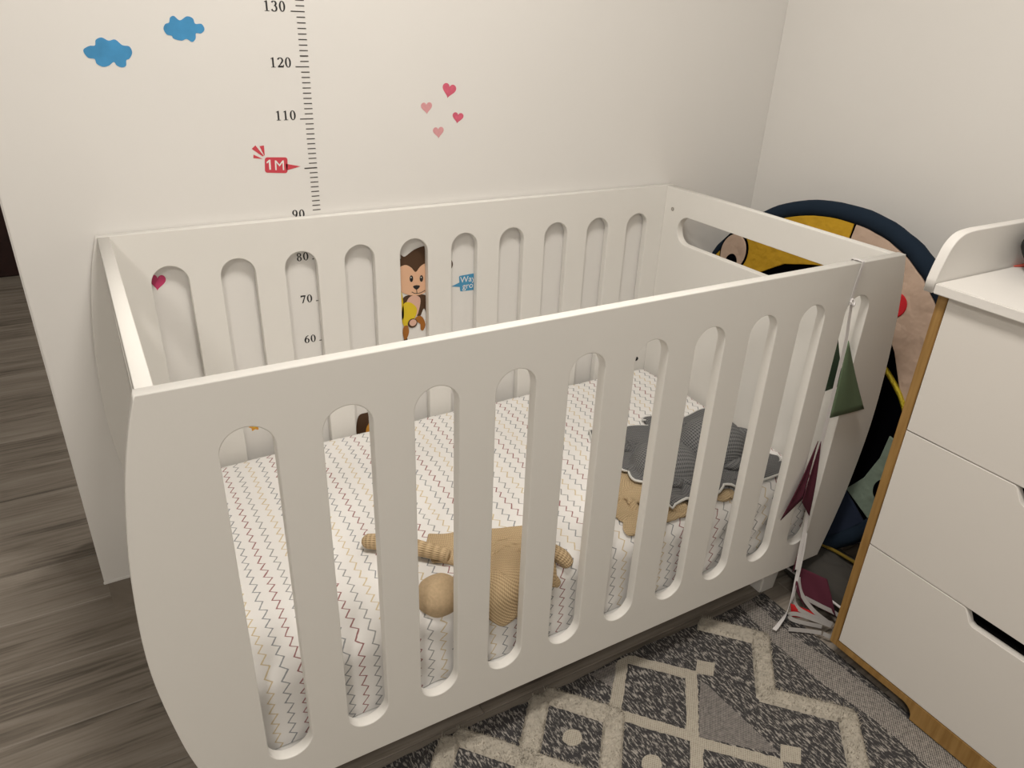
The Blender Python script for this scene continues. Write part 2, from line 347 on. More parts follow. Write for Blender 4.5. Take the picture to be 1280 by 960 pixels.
# plaster bead along the foot of the free wall end
structure('trim_1', (XL - 0.0015, YW - 0.003, 0.0815), (XR - 0.001, YW - 0.0001, 0.090), M['wall'], 0.0012)
d1 = structure('door_1', (-1.05, 3.565, 0.004), (-0.12, 3.599, 2.05), M['doorred'], 0.004)
for z0, z1 in ((0.18, 0.95), (1.08, 1.9)):
    p = link('door_panel', box_mesh('door_panel', (-0.93, 3.556, z0), (-0.24, 3.5645, z1), 0.004), M['doorred'], d1)
h_ = link('door_handle', tube_mesh('door_handle', [(-0.98, 3.56, 1.02), (-0.98, 3.52, 1.02), (-0.88, 3.515, 1.02)], 0.009), M['metal'], d1, True)

def ceiling_lamp(loc, power, label):
    t = thing('ceiling_lamp', label, 'lamp', (loc[0], loc[1], 2.5))
    ring = circle(0, 0, 0.235, n=48); me = plate_mesh('housing', [ring], 0.055, 0.008, lambda a, b, c: (a, b, -0.0285 + c)); link('housing', me, M['lampw'], t)
    me = plate_mesh('diffuser', [circle(0, 0, 0.215, n=48)], 0.012, 0.005, lambda a, b, c: (a, b, -0.0625 + c)); link('diffuser', me, M['diffuser'], t)
    ld = bpy.data.lights.new('ceiling_lamp_light', 'AREA'); ld.shape = 'DISK'; ld.size = 0.42; ld.energy = power; ld.color = LAMP_COL
    lo = bpy.data.objects.new('ceiling_lamp_light', ld); COL.objects.link(lo); lo.location = (0, 0, -0.072); lo.parent = t
ceiling_lamp(ROOM_LAMP, ROOM_POWER, 'round white flush ceiling lamp above the cot')
ceiling_lamp(FILL_LAMP, FILL_POWER, 'added unseen ceiling lamp as fill light from the open side of the room')
ceiling_lamp(HALL_LAMP, HALL_POWER, 'round white flush ceiling lamp in the hall behind the wall')

# ================================================================== COT
cot = thing('cot', 'white wooden baby cot with bulging slotted sides, standing along the stickered wall', 'cot')
prof = [(0.9065, 0.0), (0.862, 0.0138), (0.798, 0.0285), (0.729, 0.0395), (0.655, 0.048), (0.575, 0.0530), (0.51, 0.0540), (0.453, 0.0515), (0.382, 0.0440), (0.306, 0.0330), (0.25, 0.021), (0.199, 0.0085), (0.1256, -0.0120)]
sm = catmull([(o_, z_, 0) for z_, o_ in prof], 4)
outline = [(-p.x, p.y) for p in sm] + [(L + p.x, p.y) for p in reversed(sm)]
slots = [stadium_v(0.1165 + 0.1346 * i, 0.0715 / 2, 0.1992, 0.8339) for i in range(10)]
fr_me = plate_mesh('slatted_panel', [outline] + slots, T, 0.0018, lambda a, b, c: (a, c, b), 2)
for nm, yc in (('front_panel', T / 2), ('back_panel', D - T / 2)):
    o = link(nm, fr_me if nm == 'front_panel' else fr_me.copy(), M['cot'], cot); o.location = (0, yc, 0)
eo = [(T + 0.0004, 0.155), (D - T - 0.0004, 0.155), (D - T - 0.0004, 0.9055), (T + 0.0004, 0.9055)]
hole = stadium_h(0.798, 0.038, 0.084, 0.658)
for x in (0.0018 + 0.0107, L - 0.0018 - 0.0107):
    me = plate_mesh('end_panel', [eo, hole], 0.0214, 0.0015, lambda a, b, c: (c, a, b), 2)
    o = link('end_panel', me, M['cot'], cot); o.location = (x, 0, 0)
    for y_, z_ in ((0.687, 0.847), (0.055, 0.847), (0.687, 0.30), (0.055, 0.30)):
        s = -1 if x > 0.7 else 1
        bolt = plate_mesh('bolt', [circle(0, 0, 0.0055, n=16), circle(0, 0, 0.0022, n=6)], 0.002, 0.0005, lambda a, b, c: (c, a, b))
        q = link('bolt', bolt, M['metal'], cot); q.location = (x + s * 0.0112, y_, z_)
me = plate_mesh('bolt', [circle(0, 0, 0.0068, n=16)], 0.002, 0.0005, lambda a, b, c: (a, c, b))
q = link('bolt_hole', me, M['ink'], cot); q.location = (1.386, D - T - 0.0006, 0.377)
link('bed_base', box_mesh('bed_base', (0.0245, T + 0.0006, 0.168), (L - 0.0245, D - T - 0.0006, 0.188), 0.001), M['cotbase'], cot)
def foot(cx, cy):
    bm = bmesh.new(); bmesh.ops.create_cube(bm, size=1)
    for v in bm.verts:
        s = 1.0 if v.co.z > 0 else 0.72
        v.co = Vector((cx + v.co.x * 0.070 * s, cy + v.co.y * 0.070 * s, 0.001 + (v.co.z + 0.5) * 0.1665))
    bmesh.ops.bevel(bm, geom=bm.edges[:], offset=0.004, segments=2, affect='EDGES')
    me = bpy.data.meshes.new('foot'); bm.to_mesh(me); bm.free(); return link('foot', me, M['cot'], cot)
for cx in (0.10, 1.340):
    for cy in (0.078, D - 0.078): foot(cx, cy)

# ---------------------------------------------------------------- mattress
X0, X1, Y0, Y1, ZT, ZB, RD = 0.030, L - 0.032, 0.031, D - T - 0.009, 0.358, 0.190, 0.035
def wrap(s, lo, hi):
    """arc-length position s around a soft-edged slab: returns coordinate and drop below the top"""
    q = RD * math.pi / 2; c = np.clip(s, lo + RD, hi - RD); drop = np.zeros_like(s)
    for sgn, edge in ((-1, lo + RD), (1, hi - RD)):
        e = sgn * (s - edge); on = e > 0; th = np.clip(e, 0, q) / RD
        c = np.where(on, edge + sgn * RD * np.sin(th), c)
        drop = np.where(on, RD * (1 - np.cos(th)) + np.clip(e - q, 0, None), drop)
    return c, drop
side = (ZT - ZB) - RD + RD * math.pi / 2
def edge_samples(lo, hi, n):
    a = np.linspace(lo + RD - side, lo + RD, 16)[:-1]; b = np.linspace(lo + RD, hi - RD, n); c = np.linspace(hi - RD, hi - RD + side, 16)[1:]
    return np.concatenate([a, b, c])
S = edge_samples(X0, X1, 150); Tt = edge_samples(Y0, Y1, 80)
SS, TT = np.meshgrid(S, Tt); cx, dx = wrap(SS, X0, X1); cy, dy = wrap(TT, Y0, Y1)
drop = np.minimum(np.sqrt(dx ** 2 + dy ** 2), ZT - ZB)
cz = ZT - drop
pil = 0.010 * (1 - ((cx - 0.72) / 0.72) ** 4) * (1 - ((cy - 0.37) / 0.36) ** 4)
wr = np.array([[noise.noise(Vector((SS[i, j] * 7, TT[i, j] * 5, 2.3))) * 0.0032 + noise.noise(Vector((SS[i, j] * 21 + TT[i, j] * 6, TT[i, j] * 9, 5.1))) * 0.0018 for j in range(SS.shape[1])] for i in range(SS.shape[0])])
onf = np.clip(dy / 0.06, 0, 1); cz = cz + (pil + wr) * (1 - np.clip(drop / 0.10, 0, 1))
# sheet pulled into slanting creases on the front side and at the right front corner
cr = 0.0045 * np.sin((SS * 0.8 + TT) * 62 + 1.5 * np.sin(SS * 14)) * np.clip(dy / 0.05, 0, 1) * np.exp(-((SS - 0.44) / 0.10) ** 2)
cr += 0.004 * np.sin((SS - 1.2 * TT) * 75) * np.clip(dy / 0.05, 0, 1) * np.exp(-((SS - 1.22) / 0.16) ** 2)
cy = cy + np.where(TT < 0.3, -cr * 0.9, cr * 0.9) + np.where(TT < 0.3, 0.004, 0)
G = np.stack([cx, cy, cz], -1)
mt = thing('mattress', 'cot mattress in a white fitted sheet printed with red, grey and yellow zigzags', 'mattress')
sh = link('fitted_sheet', grid_mesh('fitted_sheet', G, np.stack([SS, TT], -1)), M['sheet'], mt, True)
link('mattress_core', box_mesh('mattress_core', (X0 + 0.012, Y0 + 0.016, ZB - 0.0015), (X1 - 0.012, Y1 - 0.012, ZT - 0.02), 0.02, 3), mat('mattress_white', (0.7, 0.7, 0.68), 0.9), mt)

# ---------------------------------------------------------------- cloth draping (small position-based solver)
def sdf_push(P, rad):
    lo = np.array([X0, Y0 + 0.004, -1.0]) + RD; hi = np.array([X1, Y1, ZT + 0.008]) - RD
    c = np.clip(P, lo, hi); d = P - c; ln = np.linalg.norm(d, axis=-1, keepdims=True)
    ins = ln[..., 0] < 1e-9
    n = np.where(ins[..., None], np.array([0, 0, 1.0]), d / np.maximum(ln, 1e-9))
    target = RD + rad; pen = target - ln[..., 0]
    pen = np.where(ins, hi[2] - P[..., 2] + target, pen)
    hit = pen > 0
    return P + n * np.where(hit, pen, 0)[..., None], hit
def drape(P, rest, steps=260, rad=0.004, bumps=(), bend=0.25, grav=0.0009, hf=None, ymin=T + 0.004):
    ny, nx = P.shape[:2]; V = np.zeros_like(P)
    cons = []
    for (dy_, dx_, k) in ((0, 1, 1.0), (1, 0, 1.0), (1, 1, 0.5), (1, -1, 0.5), (0, 2, bend), (2, 0, bend), (0, 4, bend * 0.6), (4, 0, bend * 0.6)):
        cons.append((dy_, dx_, k, rest * math.hypot(dx_, dy_)))
    for st in range(steps):
        anyhit = np.zeros(P.shape[:2], bool)
        V *= 0.93; V[..., 2] -= grav; Q = P + V
        for it in range(5):
            acc = np.zeros_like(Q); cnt = np.zeros(Q.shape[:2])
            for dy_, dx_, k, r0 in cons:
                ya = slice(0, ny - dy_); yb = slice(dy_, ny)
                if dx_ >= 0: xa = slice(0, nx - dx_); xb = slice(dx_, nx)
                else: xa = slice(-dx_, nx); xb = slice(0, nx + dx_)
                d_ = Q[yb, xb] - Q[ya, xa]; ln = np.linalg.norm(d_, axis=-1); dif = (ln - r0) / np.maximum(ln, 1e-8)
                if dx_ in (2, 4) or dy_ in (2, 4): dif = np.where(dif < 0, dif, 0)      # only resists folding
                c_ = (0.5 * k) * dif[..., None] * d_
                acc[ya, xa] += c_; acc[yb, xb] -= c_; cnt[ya, xa] += k; cnt[yb, xb] += k
            Q += acc / np.maximum(cnt, 1)[..., None] * 1.6
            Q, hit = sdf_push(Q, rad); anyhit |= hit
            for bc, br in bumps:
                e = (Q - bc) / br; ln = np.linalg.norm(e, axis=-1); ins = ln < 1
                Q = np.where(ins[..., None], bc + (Q - bc) / np.maximum(ln, 1e-6)[..., None], Q)
            if hf is not None:
                ix = np.clip(((Q[..., 0] - 0.6) / 0.006).astype(int), 0, hf.shape[1] - 1); iy = np.clip((Q[..., 1] / 0.006).astype(int), 0, hf.shape[0] - 1)
                need = hf[iy, ix] + rad + 0.005; up = need > Q[..., 2]; anyhit |= up; Q[..., 2] = np.maximum(Q[..., 2], need)
            Q[..., 1] = np.maximum(Q[..., 1], ymin + rad); Q[..., 2] = np.maximum(Q[..., 2], 0.215)
        mv = Q - P; mv[anyhit, 0] *= 0.25; mv[anyhit, 1] *= 0.25; Q = P + mv
        V = mv.copy(); V[anyhit] *= 0.1; P = Q
    return P
def cloth_sheet(n, size, c, rot, squash, foldamp, seed, lift=0.06, shear=0.0):
    r_ = np.random.default_rng(seed); a = np.linspace(-0.5, 0.5, n); A, B = np.meshgrid(a, a)
    x = A * size * squash[0]; y = B * size * squash[1] + shear * A * size
    z = lift + foldamp * (np.sin(A * 17 + 2.4 * np.sin(B * 4 + seed)) * 0.6 + np.sin(B * 15 + 2.0 * np.sin(A * 5 + seed * 2)) * 0.6) + r_.normal(0, 0.001, A.shape)
    ca, sa = math.cos(rot), math.sin(rot)
    P = np.stack([c[0] + ca * x - sa * y, c[1] + sa * x + ca * y, ZT + 0.01 + np.maximum(z, 0.008)], -1)
    return P, np.stack([A * size, B * size], -1), size / (n - 1)
def cloth_part(name, P, UV, m, parent, thick=0.006):
    o = link(name, grid_mesh(name, P, UV), m, parent, True)
    md = o.modifiers.new('thickness', 'SOLIDIFY'); md.thickness = thick; md.offset = 0
    sb = o.modifiers.new('smooth', 'SUBSURF'); sb.levels = 1; sb.render_levels = 1
    return o
def height_field(P):
    hf = np.zeros((120, 140)); X = P.reshape(-1, 3)
    for dx_ in (-1, 0, 1):
        for dy_ in (-1, 0, 1):
            ix = np.clip(((X[:, 0] - 0.6) / 0.006).astype(int) + dx_, 0, 139); iy = np.clip((X[:, 1] / 0.006).astype(int) + dy_, 0, 119)
            np.maximum.at(hf, (iy, ix), X[:, 2])
    return hf
def border(P): return [Vector(v) for v in np.concatenate([P[0, :-1], P[:-1, -1], P[-1, :0:-1], P[:0:-1, 0]])]

# cream knit blanket under the grey one
cb = thing('knit_blanket', 'crumpled cream knit cloth lying under the grey knit blanket in the cot', 'blanket')
P, UV, r0 = cloth_sheet(46, 0.40, (0.985, 0.128), 0.12, (0.60, 0.40), 0.055, 3, 0.06)
P = drape(P, r0, 90, ymin=0.044); Pcream = P
cloth_part('knit_cloth', P, UV, M['knit_cream'], cb)
# grey knit blanket with white edging, heaped on top of it
gb = thing('knit_blanket', 'grey chunky knit blanket with white edging, heaped in the cot', 'blanket')
P, UV, r0 = cloth_sheet(52, 0.50, (1.165, 0.225), -0.10, (0.68, 0.58), 0.060, 8, 0.11)
bumps = [(np.array([1.06, 0.20, 0.37]), np.array([0.08, 0.08, 0.07])), (np.array([1.22, 0.22, 0.37]), np.array([0.09, 0.08, 0.085]))]
P = drape(P, r0, 120, 0.006, bumps, hf=height_field(Pcream), ymin=0.058)
cloth_part('knit_cloth', P, UV, M['knit_grey'], gb, 0.008)
link('edging', tube_mesh('edging', border(P), 0.0032, 6, True), mat('white_edging', (0.62, 0.62, 0.6), 0.9), gb, True)

# beige comforter with a round head, slumped over the front edge of the mattress
cf = thing('baby_comforter', 'beige knitted comforter with a round stuffed head slumped on the mattress edge', 'soft toy')
P, UV, r0 = cloth_sheet(40, 0.25, (0.552, 0.106), -0.30, (0.92, 0.60), 0.034, 5, 0.04)
P = drape(P, r0, 130, 0.004, [(np.array([0.435, 0.10, 0.365]), np.array([0.05, 0.05, 0.045]))])
cloth_part('knit_cloth', P, UV, M['knit_beige'], cf)
def blob(name, c, r, m, parent, nz=0.0, rot=(0, 0, 0)):
    bm = bmesh.new(); bmesh.ops.create_icosphere(bm, subdivisions=4, radius=1)
    R = Matrix.Rotation(rot[2], 3, 'Z') @ Matrix.Rotation(rot[1], 3, 'Y') @ Matrix.Rotation(rot[0], 3, 'X')
    for v in bm.verts:
        f = 1 + nz * noise.noise(v.co * 1.8 + Vector(c) * 30)
        v.co = R @ Vector((v.co.x * r[0] * f, v.co.y * r[1] * f, v.co.z * r[2] * f)) + Vector(c)
    me = bpy.data.meshes.new(name); bm.to_mesh(me); bm.free()
    return link(name, me, m, parent, True)
blob('head', (0.415, 0.066, 0.370), (0.043, 0.036, 0.041), M['jersey'], cf, 0.06)
def limb(name, pts, r, m, parent):
    c = catmull(pts, 6); k = len(c); rs = [r * (0.75 + 0.35 * math.sin(math.pi * min(1, (i + 1.5) / k)) + 0.25 * (i / k)) for i in range(k)]; rs[-1] *= 0.45; rs[-2] *= 0.8
    me = tube_mesh(name, c, rs, 12); lay = me.uv_layers.new(name='UVMap')
    for l in me.loops:
        i, j = divmod(l.vertex_index, 12); lay.data[l.index].uv = (j * 0.005, i * 0.004)
    return link(name, me, m, parent, True)
limb('arm', [(0.47, 0.14, 0.385), (0.42, 0.19, 0.389), (0.372, 0.232, 0.388), (0.338, 0.256, 0.386)], 0.014, M['knit_beige'], cf)
limb('arm', [(0.61, 0.10, 0.385), (0.645, 0.075, 0.385), (0.672, 0.052, 0.372), (0.684, 0.042, 0.352)], 0.013, M['knit_beige'], cf)

# ================================================================== DRESSER
DX, DY0, DY1, DB = 1.302, -0.165, -0.965, XR - 0.002
dr = thing('changing_dresser', 'white dresser with oak edges and cut-out drawer grips beside the cot', 'dresser')
oakw = 0.018
for y0 in (DY0 - oakw, DY1):
    link('side_panel', box_mesh('side_panel', (DX, y0, 0.044), (DB, y0 + oakw, 0.898), 0.0012), M['oak'], dr)
link('bottom_panel', box_mesh('bottom_panel', (DX + 0.017, DY1 + oakw + 0.0003, 0.044), (DB, DY0 - oakw - 0.0003, 0.0605), 0.001), M['oak'], dr)
link('back_panel', box_mesh('back_panel', (DB - 0.006, DY1 + oakw + 0.0003, 0.061), (DB, DY0 - oakw - 0.0003, 0.8975)), M['oak'], dr)
link('top_panel', box_mesh('top_panel', (DX + 0.02, DY1 + oakw + 0.0003, 0.88), (DB - 0.0065, DY0 - oakw - 0.0003, 0.8975)), M['oak'], dr)
# plinth rail with a rounded cut-away at each end
yA, yB = DY0 - oakw - 0.0003, DY1 + oakw + 0.0003
rail = [(yA, 0.0605), (yA, 0.0440)] + [(-0.352 + 0.0, 0.0440)] + arc(-0.352, 0.018, 0.026, 0.026, 90, 180, 8)[1:] + [(-0.378, 0.0125), (-0.752, 0.0125)] + arc(-0.778, 0.018, 0.026, 0.026, 0, 90, 8) + [(yB, 0.0440), (yB, 0.0605)]
link('plinth_rail', plate_mesh('plinth_rail', [rail], 0.0165, 0.0008, lambda a, b, c: (DX + 0.00825 + c, a, b)), M['oak'], dr)
for y_ in (-0.36, -0.77):
    link('foot', box_mesh('foot', (1.60, y_ - 0.02, 0.0012), (1.66, y_ + 0.02, 0.0437), 0.002), M['oak'], dr)
def drawer(z0, z1):
    g = 0.0022; a, b = DY0 - oakw - 0.0018, DY1 + oakw + 0.0018; d = 0.030
    pts = [(a, z0 + g), (a, z1)] + [(-0.393, z1), (-0.398, z1 - 0.003), (-0.411, z1 - d + 0.004), (-0.419, z1 - d), (-0.711, z1 - d), (-0.719, z1 - d + 0.004), (-0.732, z1 - 0.003), (-0.737, z1)] + [(b, z1), (b, z0 + g)]
    f = link('drawer_front', plate_mesh('drawer_front', [pts], 0.0165, 0.0011, lambda p, q, c: (DX + 0.0085 + c, p, q), 2), M['dwhite'], dr)
    link('drawer_box', box_mesh('drawer_box', (DX + 0.075, b + 0.01, z0 + 0.012), (DB - 0.02, a - 0.01, z1 - 0.06)), M['dark'], f)
drawer(0.0610, 0.3410); drawer(0.3410, 0.6210); drawer(0.6210, 0.8960)
ty = thing('changing_tray', 'white changing tray with rounded side rims on top of the dresser', 'changing tray')
link('tray_base', box_mesh('tray_base', (1.284, -0.985, 0.8995), (DB, -0.1635, 0.9180), 0.0015), M['traywhite'], ty)
rim = [(1.284, 0.8995), (1.284, 0.921)] + [(p.x, p.y) for p in catmull([(1.284, 0.922, 0), (1.292, 0.952, 0), (1.306, 0.984, 0), (1.331, 1.002, 0), (1.37, 1.0065, 0)], 5)] + [(DB, 1.0065), (DB, 0.8995)]
for yy in (-0.1445 - 0.0092, -0.9855 - 0.0094):
    link('side_rim', plate_mesh('side_rim', [rim], 0.0180, 0.0018, lambda a, b, c, yy=yy: (a, yy + c, b), 2), M['traywhite'], ty)
# black pouch and red card
po = thing('pouch', 'black soft pouch lying on the white changing tray', 'pouch')
blob('body', (1.545, -0.236, 0.9655), (0.075, 0.068, 0.046), M['pouch'], po, 0.10)
link('zip', tube_mesh('zip', [Vector((1.545 + 0.058 * math.cos(a), -0.236 + 0.055 * math.sin(a), 0.993)) for a in [math.pi * (0.6 + 0.08 * i) for i in range(11)]], 0.003, 6), M['metal'], po, True)
rc = plate_mesh('card', [[(1.528, -0.166), (1.64, -0.166), (1.64, -0.178), (1.56, -0.182)]], 0.003, 0.0008, lambda a, b, c: (a, b, 0.9200 + c))
tag(link('card', rc, M['redcard']), 'small flat red card beside the black pouch on the tray', 'card')

# ================================================================== RUG
rug = thing('rug', 'charcoal and cream patterned area rug with shaggy raised diamond lines', 'rug')
RX0, RX1, RY0, RY1, RZ = -0.20, 1.322, -1.55, 0.046, 0.0085
nb = 120
edge = [(RX0 + (RX1 - RX0) * i / nb, RY1 + 0.004 * noise.noise(Vector((i * 0.35, 0, 0))) + 0.004 * math.sin(i * 0.16)) for i in range(nb + 1)]
link('woven_base', plate_mesh('woven_base', [edge + [(RX1, RY0), (RX0, RY0)]], 0.0070, 0.001, lambda a, b, c: (a, b, 0.0045 + c)), M['marl'], rug)
CXD, CYD, PX, PY = 0.645, -0.075, 0.213, 0.245
def inside(p): return RX0 + 0.01 < p[0] < RX1 - 0.01 and -1.5 < p[1] < RY1 - 0.006
def band_poly(a, b, wd, jag=0.0016):
    a, b = Vector((*a, 0)), Vector((*b, 0)); t = (b - a); ln = t.length; t /= ln; s = Vector((-t.y, t.x, 0)); n = max(4, int(ln / 0.008))
    a = a - t * wd * 0.32; b = b + t * wd * 0.32
    up = []; dn = []
    for i in range(n + 1):
        p = a.lerp(b, i / n); up.append(p + s * (wd / 2 + random.uniform(-jag, jag))); dn.append(p - s * (wd / 2 + random.uniform(-jag, jag)))
    lim = RY1 - 0.003
    return [(p.x, min(p.y, lim)) for p in up + dn[::-1]]
flat_h = [0]
def woven(name, poly, m, h=0.0006):
    flat_h[0] = (flat_h[0] + 1) % 6; zt = RZ + h + flat_h[0] * 0.00008
    link(name, plate_mesh(name, [poly], 0.0016, 0.0002, lambda a, b, c: (a, b, zt - 0.0008 + c), 0), m, rug)
# light band along the dresser side
bi = lambda y: np.interp(-y, [-0.05, 0.09, 0.21, 0.35, 1.6], [1.234, 1.214, 1.217, 1.240, 1.240]); bo = lambda y: np.interp(-y, [-0.05, 0.09, 0.21, 0.32, 1.6], [1.272, 1.271, 1.296, 1.306, 1.306])
bandy = [RY1 - 0.004 - i * 0.012 for i in range(126)]
woven('woven_band', [(bi(y) + random.uniform(-.001, .001), y) for y in bandy] + [(bo(y) + random.uniform(-.001, .001), y) for y in reversed(bandy)], M['rugband'], 0.0)
tuft_segs = []
# shaggy zigzag next to the band
zx = [(1.194, -0.063 - 0.2465 * k) for k in range(7)]
seq = [(1.082, 0.058)]
for k in range(6): seq += [(1.194, -0.063 - 0.2465 * k), (1.080, -0.188 - 0.2465 * k)]
for a, b in zip(seq[:-1], seq[1:]): tuft_segs.append((a, b))
# woven zigzag of thin lines with squares and grey triangles
for k in range(6):
    yb = -0.068 - 0.247 * k
    woven('woven_triangle', [(0.978, yb - 0.022), (0.984, yb - 0.036), (0.996, yb - 0.232), (0.978, yb - 0.222), (0.876, yb - 0.128)], M['rugtri'], 0.0002)
    woven('woven_line', band_poly((0.865, yb + 0.112), (0.972, yb), 0.026), M['rugline'])
    woven('woven_line', band_poly((0.972, yb), (0.865, yb - 0.122), 0.026), M['rugline'])
    woven('woven_line', band_poly((0.757, yb - 0.0), (0.865, yb - 0.122), 0.026), M['rugline'])
    woven('woven_line', band_poly((0.757, yb), (0.865, yb + 0.112), 0.026), M['rugline'])
    cx_, cy_ = 1.013, yb + 0.0
    woven('woven_square', [(cx_ - 0.030, cy_), (cx_, cy_ + 0.026), (cx_ + 0.030, cy_), (cx_, cy_ - 0.026)], M['rugline'], 0.0012)
woven('woven_triangle', [(0.770, 0.040), (0.842, 0.040), (0.842, 0.004), (0.800, -0.028)], M['rugtri'], 0.0002)
# shaggy diamonds and their dots
for i in range(-4, 1):
    for k in range(-1, 6):
        cx_, cy_ = CXD + PX * i, CYD - PY * k
        for sx_, sy_ in ((1, 1), (-1, 1)):
            if k >= 0 or sy_ < 0: pass
        V4 = [(cx_ + PX / 2, cy_), (cx_, cy_ + PY / 2), (cx_ - PX / 2, cy_), (cx_, cy_ - PY / 2)]
        for a, b in zip(V4, V4[1:] + V4[:1]): tuft_segs.append((a, b))
for i in range(-4, 2):
    for k in range(0, 12):
        dx_, dy_ = CXD + PX * (i - (0.5 if k % 2 else 0)), CYD - PY * k / 2
        if k % 2 == 0 and i == 1: continue
        if dx_ < RX0 + 0.05: continue
        woven('woven_dot', [(dx_ + 0.021 * math.cos(t) * (1 + 0.06 * math.sin(5 * t)), dy_ + 0.019 * math.sin(t)) for t in [2 * math.pi * j / 18 for j in range(18)]], M['rugline'], 0.0008)
def clip_seg(a, b):
    if max(a[1], b[1]) <= RY1 - 0.012: return a, b
    if min(a[1], b[1]) > RY1 - 0.012: return None
    if a[1] > b[1]: a, b = b, a
    t = (RY1 - 0.012 - a[1]) / (b[1] - a[1]); return a, (a[0] + (b[0] - a[0]) * t, RY1 - 0.012)
seen = set(); segs = []
for a, b in tuft_segs:
    c = clip_seg(a, b)
    if c is None: continue
    a, b = c
    if max(a[0], b[0]) < RX0 + 0.04 or min(a[1], b[1]) < -1.5: continue
    key = tuple(sorted([(round(a[0], 3), round(a[1], 3)), (round(b[0], 3), round(b[1], 3))]))
    if key not in seen: seen.add(key); segs.append((a, b))
vs, fs = [], []
for a, b in segs:
    A = np.array(a); B = np.array(b); ln = np.linalg.norm(B - A); t = (B - A) / ln; s = np.array([-t[1], t[0]]); near = (A[1] + B[1]) / 2 > -0.62 and max(a[0], b[0]) > 0.2
    wd = 0.040; n = int((ln + wd * 0.5) * wd * (110000 if near else 30000))
    u = rng.uniform(-wd * 0.3, ln + wd * 0.3, n); q = rng.uniform(-0.5, 0.5, n) * wd
    px = A[0] + t[0] * u + s[0] * q; py = np.minimum(A[1] + t[1] * u + s[1] * q, RY1 + 0.002)
    an = rng.uniform(0, 2 * math.pi, n); hgt = rng.uniform(0.0095, 0.0135, n); bw = 0.0018 if near else 0.004; ld = rng.uniform(0.001, 0.007, n); la = rng.uniform(0, 2 * math.pi, n)
    k0 = len(vs)
    P0 = np.stack([px - np.cos(an) * bw, py - np.sin(an) * bw, np.full(n, RZ - 0.001)], -1); P1 = np.stack([px + np.cos(an) * bw, py + np.sin(an) * bw, np.full(n, RZ - 0.001)], -1)
    P2 = np.stack([px + np.cos(la) * ld, py + np.sin(la) * ld, RZ + hgt], -1)
    P3 = np.stack([px + np.cos(la) * ld + 0.0008, py + np.sin(la) * ld + 0.0008, RZ + hgt], -1)
    vs.append(np.stack([P0, P1, P3, P2], 1).reshape(-1, 3))
vs = np.concatenate(vs); nf = len(vs) // 4
pile = link('tufted_pile', raw('tufted_pile', vs, np.arange(nf * 4).reshape(-1, 4)), M['tuft'], rug); tag(pile, kind='stuff')
def tuft_strip(a, b, wd):
    A = Vector((*a, 0)); B = Vector((*b, 0)); t = (B - A).normalized(); A = A - t * wd * 0.34; B = B + t * wd * 0.34
    s_ = Vector((-t.y, t.x, 0)); ln = (B - A).length; n = int(ln / 0.004); m = 11; G = np.zeros((n + 1, m + 1, 3))
    for i in range(n + 1):
        for j in range(m + 1):
            q = j / m * 2 - 1; p = A + t * (ln * i / n) + s_ * q * wd / 2
            p += s_ * 0.002 * noise.noise(p * 150); e = min(1, (1 - abs(q)) * 3.2) * min(1, i * 0.4, (n - i) * 0.4)
            G[i, j] = (p.x, min(p.y, RY1 + 0.001), RZ - 0.0006 + e ** 0.5 * (0.0095 + 0.0022 * noise.noise(p * 210) + 0.0016 * noise.noise(p * 520)))
    link('tufted_line', grid_mesh('tufted_line', G), M['tuft'], rug, True)
for a, b in segs:
    tuft_strip(a, b, 0.044)

# ================================================================== PLAY MAT leaning behind the cot end
pm = thing('play_mat', 'round padded play mat with navy rim and mustard panel leaning behind the cot', 'play mat')
MYC, MZC, MRY, MRZ = 0.300, 0.462, 0.432, 0.464
def MP(y, z, o=0.0): return (1.654 - 0.036 * (y - 0.3) + 0.182 * (z - 0.9) - o, y, z)
def sup(t, f=1.0, e=2.15):
    c, s = math.cos(t), math.sin(t)
    return (MYC + f * MRY * math.copysign(abs(c) ** (2 / e), c), MZC + f * MRZ * math.copysign(abs(s) ** (2 / e), s))
ringp = [sup(2 * math.pi * i / 96, 0.94) for i in range(96)]
link('padded_disc', plate_mesh('padded_disc', [ringp], 0.022, 0.006, lambda a, b, c: MP(a, b, c)), M['black'], pm)
def thin(i): return math.exp(-((i * 3.0 - 28) / 22.0) ** 2)
rim_pts = [MP(*sup(2 * math.pi * i / 120, 0.953 + 0.037 * thin(i)), 0.004 + 0.002 * math.sin(i * 1.9)) for i in range(120)]
rr = [(0.0215 - 0.0125 * thin(i)) + 0.0018 * noise.noise(Vector((i * 0.4, 1, 2))) for i in range(120)]
link('navy_rim', tube_mesh('navy_rim', rim_pts, rr, 14, True, 1.0, (1, 0, 0)), M['navy'], pm, True)
def patch(name, poly, m, o=0.0135, th=0.007):
    return link(name, plate_mesh(name, [poly], th, 0.0025, lambda a, b, c: MP(a, b, o + c), 2), m, pm)
def rimarc(t0, t1, n=24, f=0.915): return [sup(math.radians(t0 + (t1 - t0) * i / n), f) for i in range(n + 1)]
patch('mustard_panel', [sup(math.radians(93.5 - 71.5 * i / 24), 0.915 + 0.05 * math.exp(-((93.5 - 71.5 * i / 24 - 28) / 22.0) ** 2)) for i in range(25)] + [(0.62, 0.628), (0.56, 0.655), (0.50, 0.693), (0.425, 0.741), (0.343, 0.762), (0.270, 0.776)], M['mustard'])
patch('nude_panel', rimarc(175, 94.5) + [(0.267, 0.777), (0.18, 0.742), (0.081, 0.664), (0.055, 0.634), (0.015, 0.567), (-0.026, 0.503)], M['nude'])
patch('red_spot', circle(0.096, 0.736, 0.030), M['redspot'], 0.0185, 0.003)
patch('eye_rim', circle(0.598, 0.728, 0.050, 0.056), M['black'], 0.0185, 0.003)
